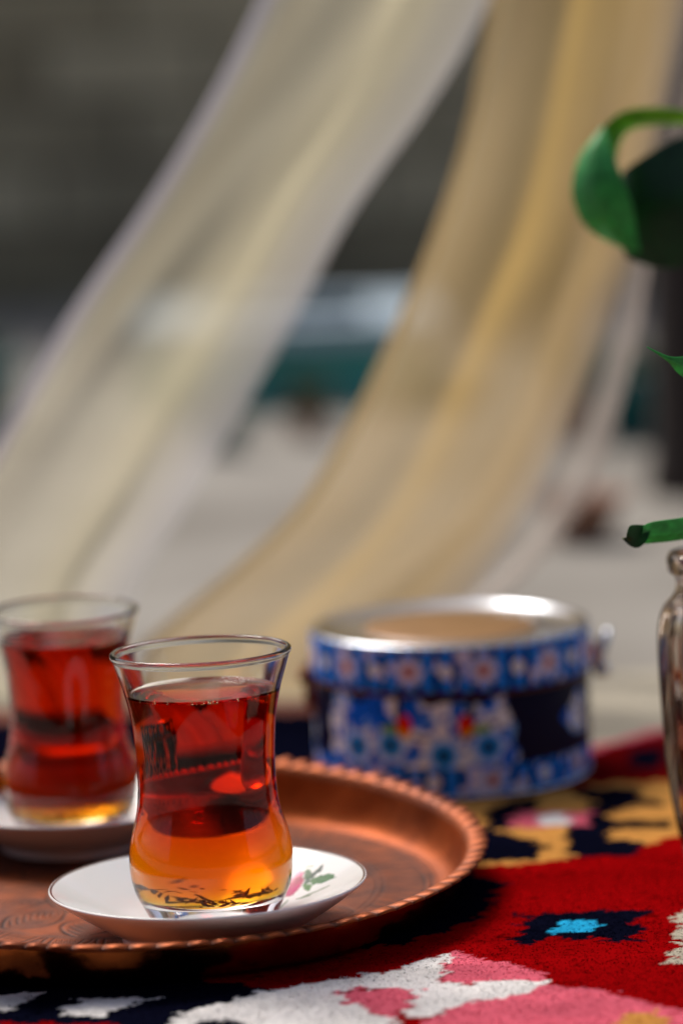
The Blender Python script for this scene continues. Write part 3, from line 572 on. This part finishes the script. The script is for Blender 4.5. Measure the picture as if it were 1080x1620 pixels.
def body_paint(x, z):
    """x: arc length from the middle of the side that shows, z: 0..4.6"""
    c = np.broadcast_to(NVY, x.shape + (3,)).copy()
    jx = x + (vnoise(x * 1.7, z * 1.7, 51) - .5) * .9; jz = z + (vnoise(x * 1.7 + 9, z * 1.7, 52) - .5) * .7
    fl = ((np.abs(jx + 1.9) < 4.4) & (jz < 4.35)) | (np.hypot(jx - 6.4, jz - 2.9) < .9) | (np.abs(jx + 13) < 4.5)
    c[fl] = WHT
    n1 = vnoise(x * 1.5 + 3, z * 1.5, 53); n2 = vnoise(x * 3.4 + 3, z * 3.4, 54)
    c[fl & (n1 > .46)] = B2 * .8 + WHT * .2; c[fl & (n1 > .6)] = B1; c[fl & (n2 > .68)] = B1 * .8; c[fl & (n2 < .14)] = B3
    for cx, cz in ((-.6, 1.9), (-2.9, 2.3), (1.3, 2.2), (-4.6, 2.1)):
        r = np.hypot(x - cx, z - cz); a = np.arctan2(z - cz, x - cx)
        c[r < .8 + .12 * np.cos(6 * a)] = B2 * .45 + WHT * .55; c[(r < .55)] = B2; c[r < .25] = NVY
    for s in (-1, 1):                                              # two facing blossoms, red shading to yellow, with a green leaf
        cx = -.95 + s * 1.32
        t_ = np.hypot((x - cx) / .36, (z - 3.15) / .55); rd = t_ < 1
        c[rd] = srgb(240, 40, 10); c[rd & (z < 3.0)] = srgb(240, 150, 30); c[rd & (z < 2.78)] = srgb(236, 196, 40)
        c[np.hypot((x - cx - s * .62 + 0 * z) / .42, (z - 3.0) / .2) < 1] = srgb(120, 170, 40)
        c[np.hypot((x - cx - s * .2) / .16, (z - 3.85) / .45) < 1] = NVY
    lo = z < 1.35; c[lo] = band(x + 1.05, z, 1.4, 55, 5.0)[lo]
    return c
nA = 720; th = np.linspace(0, 2 * np.pi, nA, endpoint=False)
def shell(name, z0, z1, r, fn, nz_=70, parent=tin, m=M_print):
    z = np.linspace(z0, z1, nz_); T_, Z_ = np.meshgrid(th, z, indexing='ij')
    x = ((T_ + np.pi / 2 + np.pi) % (2 * np.pi) - np.pi) * BR
    rr_ = r - .10 * (np.clip((z0 + .12 - Z_) / .12, 0, 1) ** 2 + np.clip((Z_ - z1 + .1) / .1, 0, 1) ** 2)
    V = np.stack([rr_ * np.cos(T_), rr_ * np.sin(T_), Z_], -1).reshape(-1, 3)
    return mesh(name, V, grid_faces(nA, nz_, True), m, parent, cols=fn(x, Z_ - z0).reshape(-1, 3))
shell('body', .05, 4.55, BR - .08, body_paint)
V, F = lathe([(.02, .06), (BR - .3, .06), (BR - .1, 0), (BR - .02, .04), (BR - .02, .14), (BR - .1, .17)], 160); mesh('base_seam', V, F, M_steel, tin)
lid = shell('lid', 4.6, 6.55, BR, lambda x, z: band(x + .4, z, 1.95, 57), 40)
V, F = lathe([(BR - .1, 4.66), (BR + .02, 4.62), (BR + .03, 4.56), (BR - .02, 4.5), (BR - .12, 4.5)], 160); mesh('lid_seam', V, F, M_brass, lid)
V, F = lathe([(BR - .12, 6.5), (BR - .03, 6.54), (BR - .03, 6.60), (BR - .10, 6.70), (BR - .24, 6.70), (BR - .4, 6.62), (BR - .5, 6.50), (3.9, 6.46), (3.7, 6.50)], 200)
mesh('lid_top', V, F, M_steel, lid)
M_gold = plain('gold_lacquer', srgb(150, 108, 62), .4, metal=.2, var=.25, scale=60)
V, F = lathe([(3.7, 6.49), (3.64, 6.55), (3.4, 6.58), (2.4, 6.61), (.02, 6.63)], 160); mesh('lid_panel', V, F, M_gold, lid)
# wire clasp on one side, hinge on the other
A = [(BR + .5 + .28 * math.sin(k / 24 * 2 * np.pi), .75 * math.cos(k / 24 * 2 * np.pi), 5.2 + .95 * math.sin(k / 24 * 2 * np.pi)) for k in range(25)]
V, F = tube(A, .13, 8, False); clasp = mesh('clasp', V, F, M_steel, tin)
V, F = lathe([(.01, 4.02), (.28, 4.1), (.38, 4.35), (.28, 4.6), (.01, 4.68)], 20); V = V + np.array([BR + .46, -.1, 0]); mesh('catch_bead', V, F, M_steel, clasp)
V, F = boxmesh(BR - .1, BR + .3, -.5, .5, 4.75, 5.6); mesh('clasp_plate', V, F, M_steel, clasp, False)
V, F = boxmesh(-BR - .32, -BR + .1, -.7, .6, 3.2, 5.0); hg = mesh('hinge', V, F, M_brass, tin, False)
V, F = tube([(-BR - .35, -.9, 4.55), (-BR - .35, .8, 4.55)], .22, 10); mesh('hinge_pin', V, F, M_brass, hg)

# ------------------------------------------------------------ ribbed bottle and cutting
BTX, BTY = 18.75, 8.0
M_bot = glassmat('bottle_glass', 1.5, (.82, .77, .72))
bott = empty('ribbed_bottle', (BTX, BTY, RUG)); tag(bott, 'small ribbed glass bottle holding the green plant stems', 'bottle')
nB = 18; nth = nB * 14; th = np.linspace(0, 2 * np.pi, nth, endpoint=False)
op = smoothpath([(1.0, .0), (1.25, .1), (1.45, .8), (1.6, 1.35), (1.84, 2.66), (2.0, 4.1), (2.12, 6.0), (2.2, 7.7), (2.2, 8.7), (2.13, 9.3), (1.95, 9.8), (1.68, 10.1)], 70)
amp = np.clip(np.minimum((op[:, 1] - .3) / .8, (10.05 - op[:, 1]) / .4), 0, 1)
flute = np.abs(np.sin(th * nB / 2)) ** .7
rad = op[None, :, 0] - 0.3 * (1 - flute)[:, None] * amp[None]
V = np.stack([rad * np.cos(th)[:, None], rad * np.sin(th)[:, None], np.broadcast_to(op[None, :, 1], rad.shape)], -1).reshape(-1, 3); Fo = grid_faces(nth, len(op), True)
ip = [(1.38, 10.1), (1.6, 9.8), (1.78, 9.3), (1.86, 8.6), (1.84, 7.2), (1.72, 5), (1.55, 3), (1.25, 1.2), (1.0, .5), (.02, .4)]
Vi, Fi = lathe(ip, nth); Vb, Fb = lathe([(.02, .12), (.8, .08), (1.0, 0)], nth)
k1 = len(V); k2 = k1 + len(Vi)
mesh('body', np.vstack([V, Vi, Vb]), np.vstack([Fo, Fi + k1, Fb + k2]), M_bot, bott)
V, F = lathe([(1.68, 10.102), (1.54, 10.3), (1.48, 10.5), (1.48, 10.85), (1.56, 11.0), (1.74, 11.1), (1.80, 11.3), (1.80, 11.6), (1.7, 11.8), (1.5, 11.82), (1.3, 11.75), (1.2, 11.6), (1.2, 10.6), (1.38, 10.102)], 96)
mesh('neck', V, F, M_bot, bott)

m, t, b = mat('plant_leaf'); L = t.links.new
a = N(t, 'ShaderNodeAttribute', attribute_name='paint'); tc = N(t, 'ShaderNodeTexCoord')
nz = N(t, 'ShaderNodeTexNoise'); nz.inputs['Scale'].default_value = 260; nz.inputs['Detail'].default_value = 5; L(tc.outputs['Object'], nz.inputs['Vector'])
mr = N(t, 'ShaderNodeMapRange'); mr.inputs[1].default_value = .3; mr.inputs[2].default_value = .7; mr.inputs[3].default_value = .7; mr.inputs[4].default_value = 1.3; L(nz.outputs[0], mr.inputs[0])
mx = N(t, 'ShaderNodeMix', data_type='RGBA', blend_type='MULTIPLY'); mx.inputs[0].default_value = 1; L(a.outputs['Color'], mx.inputs[6]); L(mr.outputs[0], mx.inputs[7]); L(mx.outputs[2], b.inputs['Base Color'])
b.inputs['Roughness'].default_value = .38
b.inputs['Transmission Weight'].default_value = 0
tl = N(t, 'ShaderNodeBsdfTranslucent'); L(mx.outputs[2], tl.inputs['Color'])
ms = N(t, 'ShaderNodeMixShader'); ms.inputs[0].default_value = .4; L(b.outputs[0], ms.inputs[1]); L(tl.outputs[0], ms.inputs[2]); L(ms.outputs[0], t.nodes['Material Output'].inputs['Surface'])
M_lf = m
M_stem = plain('plant_stem', srgb(70, 110, 50), .5, var=.3)
plant = empty('cut_plant', (BTX, BTY, RUG)); tag(plant, 'leafy green cutting with long strap leaves standing in the ribbed bottle', 'plant')
pb = np.array([BTX, BTY, RUG])
def stem(pts, r0, r1):
    P = smoothpath(pts, 30); V, F = tube(P - pb, np.linspace(r0, r1, 30), 10); return mesh('stem', V, F, M_stem, plant)
def leaf(mid, side, width, c0, c1, vdepth=.15, tipc=None, n=40, k=11):
    """mid: centre line; side: direction across the blade at each control point; width per control point"""
    P = smoothpath(mid, n); Sd = smoothpath(side, n); Sd /= np.linalg.norm(Sd, axis=1)[:, None]; W_ = smoothpath([(w_, 0) for w_ in width], n)[:, 0]
    T_ = np.gradient(P, axis=0); T_ /= np.linalg.norm(T_, axis=1)[:, None]; Nn = np.cross(T_, Sd)
    q = np.linspace(-1, 1, k)
    V = P[:, None] + Sd[:, None] * (q[None, :, None] * W_[:, None, None]) + Nn[:, None] * ((np.abs(q)[None, :, None] ** 1.3 - .5) * W_[:, None, None] * vdepth * 2)
    f = np.linspace(0, 1, n)[:, None, None]
    c = np.array(c0)[None, None] * (1 - f) + np.array(c1)[None, None] * f + 0 * q[None, :, None]
    c = c * (.80 + .3 * np.abs(np.sin(q * 14)))[None, :, None] * (.82 + .36 * vnoise(np.linspace(0, 9, n)[:, None] + 3, q[None] * 2 + 5, 81))[..., None]; c[:, k // 2] *= 1.35
    if tipc is not None: c[-3:] = tipc
    th_ = .018; V2 = np.concatenate([V.reshape(-1, 3), V.reshape(-1, 3) + np.repeat(Nn, k, 0) * th_]) - pb
    F1 = grid_faces(n, k); F = np.vstack([F1, F1[:, ::-1] + n * k])
    return mesh('leaf', V2, F, M_lf, plant, cols=np.concatenate([c.reshape(-1, 3)] * 2))
G1, G2c, G3, GY, G4 = srgb(66, 160, 86), srgb(26, 96, 44), srgb(12, 52, 22), srgb(150, 196, 40), srgb(18, 66, 26)
stem([(18.6, 8.3, -1.5), (18.7, 8.2, 3), (18.9, 8.0, 9), (19.6, 8.2, 13), (20.4, 9.0, 20), (21.6, 11, 26), (22.6, 13, 30)], .28, .2)
stem([(19.0, 7.7, -1.5), (18.9, 7.8, 4), (18.8, 8.0, 9.4), (19.6, 11, 14), (21.2, 16.5, 20), (22.4, 21, 25)], .26, .18)
stem([(18.5, 7.6, -1.4), (18.6, 7.7, 5), (19.0, 7.6, 9.6), (20.0, 6.5, 13), (21.0, 6, 16)], .22, .15)
# lower strap leaf: comes forward over the bottle's mouth, its cut end folded under
leaf([(19.7, 8.1, 13.2), (20.0, 6.8, 12.4), (18.9, 5.0, 11.4), (17.4, 3.8, 11.15), (16.0, 3.2, 11.1), (15.55, 3.0, 11.08)],
     [(.3, -.5, .9)] * 2 + [(.1, -.62, .75), (.05, -.6, .8), (.1, -.55, .8), (.25, -.5, .8)], [.2, .45, .56, .56, .52, .42], G1, G1, .12)
leaf([(15.75, 3.02, 11.35), (15.45, 2.9, 11.2), (15.25, 2.9, 10.95), (15.1, 2.95, 10.9), (14.9, 3, 11.02)], [(.75, .1, -.66), (.7, .1, -.7), (.6, .1, -.75), (.4, .1, -.9), (.1, .1, -.9)], [.16, .4, .34, .18, .02], G2c, G3, .1, srgb(150, 170, 110))
# middle leaf, only its drawn-out point in view
leaf([(20.3, 8.9, 18.6), (19.8, 6.0, 17.6), (18.3, 3.6, 16.5), (17.2, 2.4, 17.0), (16.55, 2.0, 17.35), (15.8, 2.0, 17.8)], [(.2, -.4, .9)] * 3 + [(.3, -.3, .9), (.45, -.2, .85), (.5, -.2, .8)], [.15, .5, .55, .38, .1, .015], G1, G1, .2)
# upper leaf: arches out of the stem, rolls over and hangs
leaf([(22.2, 22, 25.2), (20.4, 22.8, 25.2), (18.6, 23.6, 25.3), (17.4, 24, 25.15), (16.7, 23.8, 24.5), (16.4, 23.4, 23.6), (16.4, 23.2, 22.8)],
     [(.1, -.4, .9), (.0, -.4, .9), (-.1, -.5, .85), (-.35, -.5, .75), (-.75, -.4, .45), (-.95, -.25, .1), (-.95, -.2, 0)], [.14, .25, .42, .5, .55, .5, .2], GY, srgb(70, 150, 40), .3)
leaf([(16.3, 23.4, 25.0), (15.9, 22.7, 24.2), (15.85, 22.2, 23.2), (16.0, 22.0, 22.1), (16.5, 22.1, 21.1), (17.6, 22.6, 19.9)],
     [(.9, -.3, .3), (.9, -.4, .15), (.92, -.38, .05), (.92, -.3, .1), (.85, -.2, .35), (.7, 0, .6)], [.08, .62, 1.0, 1.15, .95, .04], srgb(92, 192, 104), srgb(56, 150, 74), -.22)
leaf([(23.4, 20.8, 22.7), (21.2, 21.8, 22.4), (19.2, 22.8, 21.9), (17.6, 23.4, 21.5), (16.95, 24.0, 21.4), (17.3, 25.0, 21.3)],
     [(.1, .1, 1), (.15, .1, 1), (.1, .1, 1), (.0, .1, 1), (0, .1, 1), (0, .1, 1)], [1.6, 2.6, 2.7, 2.1, 1.6, .6], G4, G4, .1)  # broad blade turned from the sun, its shade painted in as darker green
